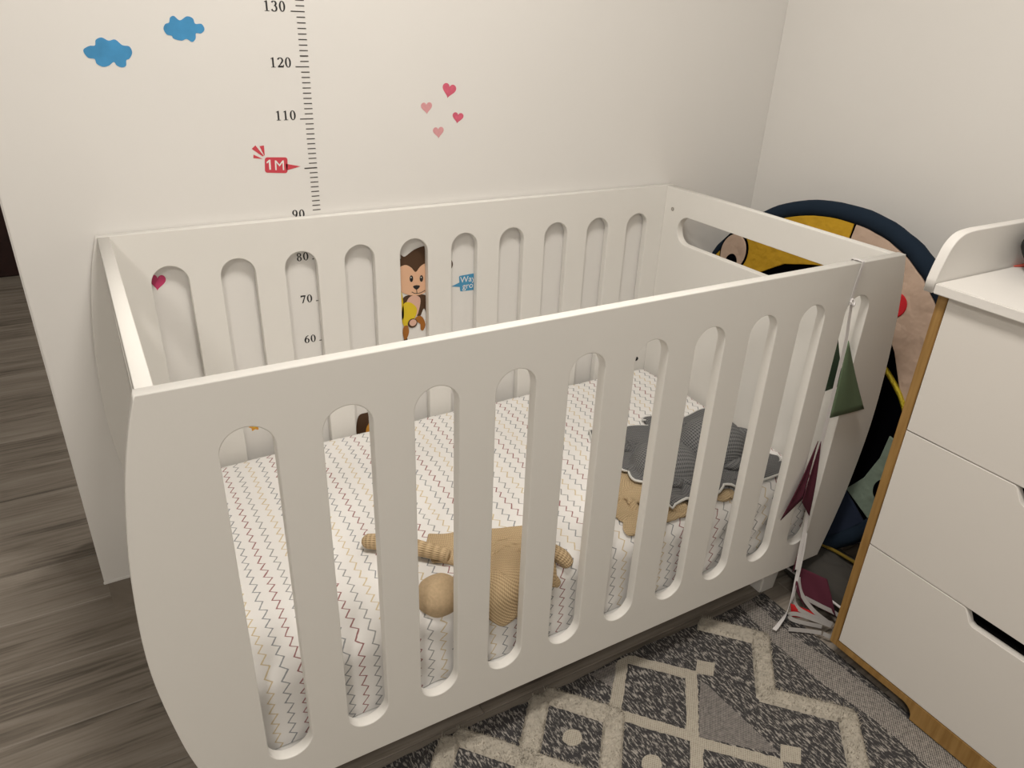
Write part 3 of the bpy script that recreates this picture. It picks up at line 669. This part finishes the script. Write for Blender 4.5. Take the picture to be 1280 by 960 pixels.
ey = patch('eye_white', circle(0.598, 0.728, 0.045, 0.051), M['nude'], 0.0205, 0.002)
patch('eye_pupil', circle(0.594, 0.700, 0.021, 0.024), M['black'], 0.0225, 0.002)
patch('sage_panel', [(0.037, 0.273), (0.006, 0.322), (-0.011, 0.387), (-0.012, 0.445)] + rimarc(184, 211, 8) , M['sage'])
patch('dark_spot', circle(-0.046, 0.318, 0.020, 0.026), M['black'], 0.0185, 0.003)
patch('navy_panel', [(0.040, 0.271)] + rimarc(213, 300, 20) + [(0.46, 0.2), (0.28, 0.29)], M['dnavy'])
link('gold_braid', tube_mesh('gold_braid', catmull([MP(0.125, 0.622, 0.014), MP(0.07, 0.596, 0.017), MP(0.037, 0.575, 0.018), MP(-0.001, 0.543, 0.017), MP(-0.03, 0.505, 0.014)], 6), 0.0065, 8), M['gold'], pm, True)

# grey canvas cushion on the floor under the mat
cu = thing('floor_cushion', 'grey canvas floor cushion with white piping squeezed between cot and dresser', 'cushion')
def cushion(cx, cy, z0, lx, ly, h):
    n = 40; a = np.linspace(-1, 1, n); A, B = np.meshgrid(a, a)
    e = (1 - np.abs(A) ** 3.0) * (1 - np.abs(B) ** 3.0); e = np.clip(e, 0, 1) ** 0.45
    wob = np.array([[noise.noise(Vector((A[i, j] * 2.2, B[i, j] * 2.2, 4))) for j in range(n)] for i in range(n)])
    top = np.stack([cx + A * lx / 2 * (1 + 0.02 * B), cy + B * ly / 2, z0 + h / 2 + e * h / 2 * (1 + 0.12 * wob) - 0.012 * np.abs(wob) * e], -1)
    bot = np.stack([top[..., 0], top[..., 1], np.maximum(z0, z0 + h / 2 - e * h / 2)], -1)
    V = np.concatenate([top.reshape(-1, 3), bot.reshape(-1, 3)]); idx = np.arange(n * n).reshape(n, n)
    f = np.stack([idx[:-1, :-1], idx[:-1, 1:], idx[1:, 1:], idx[1:, :-1]], -1).reshape(-1, 4)
    me = raw('cover', V, np.concatenate([f, (f + n * n)[:, ::-1]])); bm = bmesh.new(); bm.from_mesh(me); bmesh.ops.remove_doubles(bm, verts=bm.verts, dist=1e-5); bm.to_mesh(me); bm.free()
    return me, [Vector(p) for p in np.concatenate([top[0, :-1], top[:-1, -1], top[-1, :0:-1], top[:0:-1, 0]])]
me, bd = cushion(1.485, -0.022, 0.001, 0.16, 0.25, 0.105)
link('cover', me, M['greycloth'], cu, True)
link('piping', tube_mesh('piping', bd, 0.0035, 6, True), M['ribbon'], cu, True)
link('label_tag', box_mesh('label_tag', (1.404, -0.066, 0.050), (1.4065, -0.044, 0.070), 0.0004), M['ribbon'], cu)
link('yellow_cord', tube_mesh('yellow_cord', catmull([(1.53, -0.135, 0.108), (1.51, -0.07, 0.113), (1.50, 0.0, 0.113), (1.49, 0.06, 0.106)], 6), 0.0045, 8), M['yellowpipe'], cu, True)

# ================================================================== BUNTING tied to the cot
bt = thing('bunting', 'bunting of green, maroon and red pennants on white ribbon tied to the cot', 'bunting')
def ribbon(name, pts, width, wdir, m, th=0.0008, n=6):
    c = catmull(pts, n); W = [Vector(w_) for w_ in wdir] if isinstance(wdir[0], (tuple, list)) else None
    vs = []; k = len(c)
    for i, p in enumerate(c):
        wv = W[0].lerp(W[-1], i / (k - 1)) if W else Vector(wdir)
        t = (c[min(i + 1, k - 1)] - c[max(i - 1, 0)]).normalized(); wv = (wv - t * wv.dot(t)).normalized(); nn = t.cross(wv).normalized()
        for s, o in ((-1, -1), (1, -1), (1, 1), (-1, 1)): vs.append(p + wv * s * width / 2 + nn * o * th / 2)
    fs = []
    for i in range(k - 1):
        for j in range(4): fs.append((i * 4 + j, i * 4 + (j + 1) % 4, i * 4 + 4 + (j + 1) % 4, i * 4 + 4 + j))
    fs += [(3, 2, 1, 0), tuple(k * 4 - 4 + j for j in range(4))]
    return link(name, raw(name, vs, fs), m, bt)
# loop over the top rail and back through the last slot
ribbon('tie_ribbon', [(1.302, 0.030, 0.80), (1.302, 0.0235, 0.86), (1.304, 0.0235, 0.903), (1.304, 0.019, 0.9090), (1.304, 0.004, 0.9090), (1.303, -0.0028, 0.905), (1.298, -0.0028, 0.86), (1.296, -0.003, 0.833), (1.2965, -0.004, 0.822)], 0.008, (1, 0, 0), M['ribbon'])
link('knot', tube_mesh('knot', catmull([(1.290, -0.006, 0.829), (1.297, -0.010, 0.820), (1.303, -0.006, 0.826), (1.297, -0.003, 0.832), (1.291, -0.006, 0.822)], 5), 0.0022, 6), M['ribbon'], bt, True)
ribbon('ribbon', [(1.2965, -0.005, 0.823), (1.303, -0.005, 0.78), (1.308, -0.006, 0.74), (1.310, -0.007, 0.65), (1.314, -0.007, 0.556), (1.317, -0.007, 0.477), (1.321, -0.008, 0.40), (1.324, -0.009, 0.344), (1.331, -0.012, 0.26), (1.330, -0.016, 0.19), (1.328, -0.022, 0.135)], 0.0085, ((1, 0, 0), (0.8, -0.6, 0)), M['ribbon'])
ribbon('ribbon', [(1.334, -0.014, 0.24), (1.337, -0.018, 0.18), (1.331, -0.026, 0.11), (1.312, -0.040, 0.065), (1.285, -0.052, 0.036), (1.255, -0.060, 0.022), (1.236, -0.065, 0.0185)], 0.010, ((0.6, -0.8, 0), (0.4, 0.9, 0)), M['ribbon'])
def pennant(name, pts, m, th=0.0016, curl=0.0):
    """cloth triangle or quad through 3-D corners, gently curled"""
    P = [Vector(p) for p in pts]; nrm = (P[1] - P[0]).cross(P[2] - P[0]).normalized(); n = 12; vs = []; fs = []
    Q = P if len(P) == 4 else [P[0], P[0], P[2], P[1]]
    for i in range(n + 1):
        for j in range(n + 1):
            a, b = i / n, j / n; p = (Q[0] * (1 - b) + Q[1] * b) * (1 - a) + (Q[3] * (1 - b) + Q[2] * b) * a
            vs.append(p + nrm * curl * math.sin(a * math.pi) * math.sin(b * math.pi * 1.5))
    for i in range(n):
        for j in range(n): fs.append((i * (n + 1) + j, i * (n + 1) + j + 1, (i + 1) * (n + 1) + j + 1, (i + 1) * (n + 1) + j))
    me = raw(name, vs, fs); bm = bmesh.new(); bm.from_mesh(me); bmesh.ops.remove_doubles(bm, verts=bm.verts, dist=1e-5); bm.to_mesh(me); bm.free()
    o = link(name, me, m, bt, True); md = o.modifiers.new('thickness', 'SOLIDIFY'); md.thickness = th; md.offset = 0
    return o
pennant('green_pennant', [(1.3115, -0.0095, 0.741), (1.318, -0.0095, 0.556), (1.424, -0.016, 0.556)], M['green'], curl=0.003)
pennant('green_pennant', [(1.322, 0.030, 0.752), (1.318, 0.030, 0.598), (1.398, 0.032, 0.602)], M['dgreen'], curl=0.002)
pennant('maroon_pennant', [(1.303, -0.0065, 0.499), (1.292, -0.013, 0.352), (1.238, -0.008, 0.306)], M['maroon'], curl=0.004)
pennant('maroon_pennant', [(1.308, -0.010, 0.499), (1.288, -0.016, 0.345), (1.332, -0.014, 0.290)], M['maroon'], curl=-0.003)
pennant('maroon_pennant', [(1.332, -0.011, 0.225), (1.322, -0.016, 0.125), (1.336, -0.018, 0.14)], M['maroon'], curl=0.002)
# the tail heaped on the floor
pennant('maroon_pennant', [(1.360, -0.002, 0.118), (1.402, -0.060, 0.105), (1.396, -0.112, 0.030), (1.345, -0.045, 0.052)], M['maroon'], curl=0.006)
pennant('maroon_pennant', [(1.333, -0.022, 0.108), (1.318, -0.038, 0.090), (1.336, -0.066, 0.045)], M['maroon'], curl=0.003)
pennant('red_pennant', [(1.296, -0.050, 0.064), (1.296, -0.060, 0.030), (1.358, -0.112, 0.026), (1.340, -0.078, 0.045)], M['red'], curl=0.004)
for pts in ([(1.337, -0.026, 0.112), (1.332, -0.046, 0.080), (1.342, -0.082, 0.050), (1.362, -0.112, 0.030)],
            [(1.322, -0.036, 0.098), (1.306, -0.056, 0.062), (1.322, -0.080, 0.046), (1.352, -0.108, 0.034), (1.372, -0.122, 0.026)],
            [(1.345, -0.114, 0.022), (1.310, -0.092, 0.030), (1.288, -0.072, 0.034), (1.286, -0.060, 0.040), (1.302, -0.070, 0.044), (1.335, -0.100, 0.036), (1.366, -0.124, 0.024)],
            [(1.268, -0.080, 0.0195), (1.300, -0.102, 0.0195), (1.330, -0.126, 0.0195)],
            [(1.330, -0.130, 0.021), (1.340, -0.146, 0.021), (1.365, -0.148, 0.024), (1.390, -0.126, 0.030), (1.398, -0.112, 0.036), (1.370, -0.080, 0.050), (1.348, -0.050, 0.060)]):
    ribbon('ribbon', pts, 0.010, ((0.2, 0.3, 1), (0.2, 0.4, 1)), M['ribbon_shade'])

# ================================================================== WALL STICKERS
def flat(name, loops, m, parent=None, lvl=0, th=0.00035):
    y0 = YW - 0.0002 - 0.0004 * lvl - th / 2
    me = plate_mesh(name, loops, th, 0.00002, lambda a, b, c: (a, y0 + c, b), 0); return link(name, me, m, parent)
def smooth_loop(pts, n=4):
    P = pts; k = len(P); out = []
    for i in range(k):
        p0, p1, p2, p3 = [Vector((*P[(i + j) % k], 0)) for j in (-1, 0, 1, 2)]
        for j in range(n):
            t = j / n; q = 0.5 * ((2 * p1) + (p2 - p0) * t + (2 * p0 - 5 * p1 + 4 * p2 - p3) * t * t + (3 * p1 - p0 - 3 * p2 + p3) * t ** 3); out.append((q.x, q.y))
    return out
c1 = [(.045,.233),(.056,.24),(.065,.241),(.068,.25),(.078,.254),(.088,.249),(.099,.251),(.109,.242),(.12,.24),(.123,.23),(.117,.22),(.111,.217),(.109,.208),(.102,.205),(.094,.208),(.09,.214),(.081,.208),(.071,.206),(.062,.211),(.06,.219),(.05,.221)]
c2 = [(.182,.27),(.186,.278),(.193,.281),(.196,.289),(.203,.292),(.212,.285),(.225,.292),(.235,.289),(.238,.28),(.249,.28),(.253,.271),(.246,.264),(.237,.264),(.235,.255),(.228,.249),(.219,.254),(.21,.251),(.197,.254),(.194,.259),(.186,.261)]
tag(flat('cloud_sticker', [smooth_loop([(a, b + 1) for a, b in c1])], M['blue']), 'larger, lower blue cloud sticker on the white wall', 'wall sticker', 'blue cloud stickers')
tag(flat('cloud_sticker', [smooth_loop([(a, b + 1) for a, b in c2])], M['blue']), 'smaller, higher blue cloud sticker nearer the height chart', 'wall sticker', 'blue cloud stickers')
def heart(cx, cz, w_, h_, rot):
    pts = []
    for i in range(40):
        t = 2 * math.pi * i / 40; x = 16 * math.sin(t) ** 3 / 32; z = (13 * math.cos(t) - 5 * math.cos(2 * t) - 2 * math.cos(3 * t) - math.cos(4 * t) + 2.5) / 29
        x *= w_; z *= h_; c, s = math.cos(rot), math.sin(rot); pts.append((cx + c * x - s * z, cz + s * x + c * z))
    return pts
for (cx, cz, w_, h_, r_, m, lb) in ((0.7575, 1.157, 0.034, 0.031, -0.22, 'pink', 'bright pink heart sticker, biggest and topmost of the four together'),
        (0.7025, 1.1215, 0.027, 0.025, 0.05, 'pinkpale', 'pale pink heart sticker beside the biggest heart'),
        (0.7800, 1.0985, 0.028, 0.024, -0.15, 'pink', 'bright pink heart sticker just below the biggest heart'),
        (0.7310, 1.0680, 0.027, 0.025, 0.05, 'pinkpale', 'pale pink heart sticker, lowest of the four together'),
        (0.0935, 0.7950, 0.031, 0.034, -0.18, 'pinkdeep', 'deep pink heart sticker seen through the cot back slot')):
    tag(flat('heart_sticker', [heart(cx, cz, w_, h_, r_)], M[m]), lb, 'wall sticker', 'heart stickers')

# ---- height chart
hc = thing('height_chart', 'black printed height chart of ticks and numbers stuck on the wall', 'height chart')
def stroke(pts, wds):
    up, dn = [], []
    for i, p in enumerate(pts):
        a = Vector(pts[max(i - 1, 0)]); b = Vector(pts[min(i + 1, len(pts) - 1)]); t = (b - a).normalized(); s = Vector((-t.y, t.x)); wv = wds[i] if isinstance(wds, (list, tuple)) else wds
        up.append(tuple(Vector(p) + s * wv / 2)); dn.append(tuple(Vector(p) - s * wv / 2))
    return up + dn[::-1]
def bold_arc(cx, cy, rx, ry, a0, a1, thin, thick, n=18):
    pts = arc(cx, cy, rx, ry, a0, a1, n); w_ = [thin + (thick - thin) * abs(math.cos(math.radians(a0 + (a1 - a0) * i / n))) ** 1.5 for i in range(n + 1)]
    return stroke(pts, w_)
def digit(ch):
    """serif numeral in a 0.5 x 0.68 box: list of shapes, each a list of loops"""
    k, t = 0.125, 0.045
    if ch == '0': return [[circle(.25, .34, .22, .345), circle(.25, .34, .095, .30)]]
    if ch == '1': return [[[(.19, .03), (.31, .03), (.31, .68), (.27, .68), (.10, .60), (.10, .565), (.19, .59)]], [[(.09, 0), (.41, 0), (.41, .035), (.09, .035)]]]
    if ch == '2': return [[bold_arc(.235, .48, .165, .165, 165, -38, t, k)], [stroke([(.37, .385), (.22, .20), (.06, .05)], [k * .9, .07, .05])], [[(.03, 0), (.45, 0), (.49, .19), (.455, .19), (.41, .115), (.05, .115)]]]
    if ch == '3': return [[bold_arc(.225, .51, .145, .14, 160, -80, t, k)], [bold_arc(.215, .195, .175, .185, 85, -160, t, k)]]
    if ch == '6': return [[circle(.25, .21, .21, .22), circle(.25, .21, .09, .175)], [bold_arc(.47, .22, .38, .46, 100, 182, t, k)]]
    if ch == '9': return [[circle(.25, .47, .21, .22), circle(.25, .47, .09, .175)], [bold_arc(.03, .46, .38, .46, 2, -80, k, k * .8)]]
    if ch == '7': return [[[(.05, .68), (.47, .68), (.47, .62), (.24, 0), (.13, 0), (.36, .56), (.14, .56), (.09, .50), (.05, .50)]]]
    if ch == '8': return [[circle(.25, .185, .20, .195), circle(.25, .185, .085, .15)], [circle(.25, .52, .175, .165), circle(.25, .52, .075, .125)]]
def number(txt, xr, zb, h):
    s = h / 0.68; adv = 0.54 * s; x0 = xr - adv * len(txt); bm = bmesh.new()
    for i, ch in enumerate(txt):
        for shape in digit(ch):
            loops = [[(x0 + i * adv + p[0] * s, zb + p[1] * s) for p in lp] for lp in shape]
            me = plate_mesh('n', loops, 0.0003, 0.00002, lambda a, b, c: (a, YW - 0.0004 + c, b), 0); bm.from_mesh(me); bpy.data.meshes.remove(me)
    me = bpy.data.meshes.new('number'); bm.to_mesh(me); bm.free(); return link('number', me, M['ink'], hc)
XT = 0.4170
for v in range(36, 133):
    long_ = v % 10 == 0; zz = v / 100 + (0.0068 if v != 90 else 0.003)
    a = XT if long_ else XT + 0.0105
    a, b, h2 = a, XT + 0.0275, 0.0009 + (0.0003 if v in (122, 100) else 0)
    flat('tick', [[(a, zz - h2), (b, zz - h2), (b, zz + h2), (a, zz + h2)]], M['tick'], hc)
for v in (130, 120, 110, 90, 80, 70, 60):
    number(str(v), 0.4105 if v != 130 else 0.409, v / 100 + (0.0055 if v != 90 else 0.0015), 0.0185)
# ---- 1M flag
def text_mesh(txt, size, x, z, lvl, rot=0.0):
    cu_ = bpy.data.curves.new('t', 'FONT'); cu_.body = txt; cu_.size = size; cu_.extrude = 0.0001; cu_.offset = 0.0
    ob = bpy.data.objects.new('t', cu_); COL.objects.link(ob); dg = bpy.context.evaluated_depsgraph_get(); me = bpy.data.meshes.new_from_object(ob.evaluated_get(dg))
    bpy.data.objects.remove(ob); me.materials.clear(); c, s = math.cos(rot), math.sin(rot)
    for v in me.vertices: a, b, d_ = v.co; v.co = (x + c * a - s * b, YW - 0.0006 - 0.0004 * lvl - d_, z + s * a + c * b)
    return me
fl = thing('metre_flag_sticker', 'red flag sticker reading 1M, pointing at the height chart', 'wall sticker')
def rounded(pts, r, n=4):
    out = []; k = len(pts)
    for i in range(k):
        p, a, b = Vector(pts[i]), Vector(pts[i - 1]), Vector(pts[(i + 1) % k]); u = (a - p).normalized() * r; v = (b - p).normalized() * r
        for j in range(n + 1):
            t = j / n; q = (p + u) * (1 - t) ** 2 + p * 2 * t * (1 - t) + (p + v) * t * t; out.append((q.x, q.y))
    return out
flat('flag', [rounded([(0.337, 1.034), (0.3835, 1.0315), (0.3805, 0.999), (0.334, 1.003)], 0.006)], M['flag'], fl)
flat('pointer', [[(0.379, 1.0185), (0.409, 1.0115), (0.379, 1.005)]], M['flag'], fl)
for ry in ([(0.313, 1.052), (0.321, 1.0585), (0.3355, 1.037), (0.333, 1.036)], [(0.329, 1.0565), (0.338, 1.0575), (0.3375, 1.038), (0.336, 1.038)], [(0.315, 1.0405), (0.314, 1.0335), (0.3325, 1.031)]):
    flat('ray', [ry], M['flag'], fl)
link('lettering', text_mesh('M', 0.029, 0.3535, 1.007, 1, -0.05), M['whiteprint'], fl)
flat('numeral', [[(0.3435, 1.0085), (0.3470, 1.0083), (0.3478, 1.0285), (0.3452, 1.0287), (0.3395, 1.0245), (0.3395, 1.0212), (0.3440, 1.0238)]], M['whiteprint'], fl, 1)
# ---- monkey
mk = thing('monkey_sticker', 'brown monkey with bananas sticker seen through the cot back slots', 'wall sticker')
MX = 0.668
flat('ear', [circle(0.612, 0.762, 0.022, 0.026)], M['brown'], mk); flat('ear', [circle(0.746, 0.751, 0.022, 0.019)], M['brown'], mk)
flat('head', [smooth_loop([(0.612, 0.735), (0.618, 0.772), (0.629, 0.782), (0.630, 0.791), (0.640, 0.786), (0.664, 0.800), (0.695, 0.806), (0.722, 0.792), (0.735, 0.765), (0.732, 0.725), (0.705, 0.695), (0.64, 0.695)])], M['brown'], mk, 1)
flat('face', [smooth_loop([(0.614, 0.735), (0.622, 0.758), (0.640, 0.765), (0.655, 0.757), (0.667, 0.744), (0.680, 0.757), (0.698, 0.763), (0.718, 0.752), (0.722, 0.726), (0.708, 0.700), (0.680, 0.684), (0.648, 0.687), (0.622, 0.704)])], M['peach'], mk, 2)
for x_, z_, s_ in ((0.655, 0.7285, 0.2), (0.6815, 0.7255, 0.2)):
    e = flat('eye', [circle(x_, z_, 0.0046, 0.0085)], M['ink'], mk, 3); flat('eye_glint', [circle(x_ - 0.0008, z_ + 0.003, 0.0011, 0.0018)], M['whiteprint'], e, 4)
flat('nose', [smooth_loop([(0.659, 0.7085), (0.668, 0.7100), (0.677, 0.7070), (0.674, 0.7015), (0.668, 0.6985), (0.662, 0.7025)])], M['ink'], mk, 3)
flat('mouth', [stroke([(0.655, 0.6945), (0.662, 0.6895), (0.672, 0.6875), (0.682, 0.6895), (0.691, 0.6935)], 0.0016)], M['ink'], mk, 3)
flat('mouth', [stroke([(0.668, 0.6995), (0.669, 0.6880)], 0.0016)], M['ink'], mk, 3)
flat('body', [smooth_loop([(0.633, 0.682), (0.66, 0.686), (0.695, 0.678), (0.702, 0.64), (0.698, 0.612), (0.688, 0.645), (0.676, 0.625), (0.664, 0.632), (0.63, 0.65)])], M['brown'], mk, 0)
flat('belly', [smooth_loop([(0.648, 0.680), (0.664, 0.684), (0.678, 0.673), (0.674, 0.645), (0.664, 0.628), (0.636, 0.64), (0.638, 0.662)])], M['belly'], mk, 1)
flat('banana', [smooth_loop([(0.632, 0.664), (0.645, 0.669), (0.660, 0.660), (0.668, 0.645), (0.662, 0.625), (0.648, 0.612), (0.634, 0.604), (0.626, 0.63)])], M['banana'], mk, 2)
flat('banana', [smooth_loop([(0.622, 0.71), (0.628, 0.70), (0.632, 0.67), (0.632, 0.63), (0.622, 0.63), (0.618, 0.67)])], M['banana'], mk, 2)
flat('baby_body', [smooth_loop([(0.662, 0.622), (0.672, 0.628), (0.683, 0.622), (0.690, 0.602), (0.684, 0.587), (0.677, 0.590), (0.676, 0.605), (0.668, 0.612)])], M['ginger'], mk, 3)
flat('baby_head', [circle(0.655, 0.611, 0.013, 0.0125)], M['brown'], mk, 4); flat('baby_face', [circle(0.656, 0.6125, 0.0095, 0.009)], M['belly'], mk, 5)
flat('baby_arm', [smooth_loop([(0.632, 0.606), (0.642, 0.606), (0.645, 0.590), (0.640, 0.575), (0.632, 0.570), (0.628, 0.59)])], M['ginger'], mk, 3)
flat('tail', [smooth_loop([(0.631, 0.574), (0.639, 0.577), (0.640, 0.55), (0.63, 0.51), (0.60, 0.49), (0.598, 0.496), (0.622, 0.515), (0.631, 0.55)])], M['brown'], mk, 1)
# ---- speech sign
sg = thing('speech_sign_sticker', 'blue speech sign sticker lettered Way gro, seen through the cot back slot', 'wall sticker')
flat('sign', [rounded([(0.785, 0.7175), (0.835, 0.7195), (0.836, 0.6745), (0.789, 0.6755)], 0.004)], M['signblue'], sg)
flat('pointer', [[(0.7875, 0.7005), (0.7640, 0.6925), (0.7875, 0.6880)]], M['signblue'], sg)
link('lettering', text_mesh('Way', 0.0225, 0.7885, 0.6990, 1, 0.0), M['whiteprint'], sg)
link('lettering', text_mesh('gro', 0.0225, 0.7950, 0.6815, 1, 0.0), M['whiteprint'], sg)
# ---- low stickers glimpsed under the cot's back rail
fw_ = thing('flower_sticker', 'small orange flower sticker low on the wall behind the cot', 'wall sticker')
flat('petals', [smooth_loop([(0.2445 + (0.014 if j % 2 == 0 else 0.0095) * math.cos(j * math.pi / 6), 0.4155 + (0.014 if j % 2 == 0 else 0.0095) * math.sin(j * math.pi / 6)) for j in range(12)])], M['orange'], fw_)
flat('centre', [circle(0.2445, 0.4155, 0.0045)], M['banana'], fw_, 1)
an = thing('animal_sticker', 'dark brown and orange animal sticker low on the wall behind the cot', 'wall sticker')
flat('body', [smooth_loop([(0.50, 0.379), (0.52, 0.384), (0.54, 0.380), (0.555, 0.35), (0.55, 0.30), (0.50, 0.30), (0.492, 0.34)])], M['brown'], an)
flat('belly', [smooth_loop([(0.527, 0.352), (0.540, 0.362), (0.552, 0.345), (0.548, 0.31), (0.520, 0.31), (0.518, 0.335)])], M['orange'], an, 1)
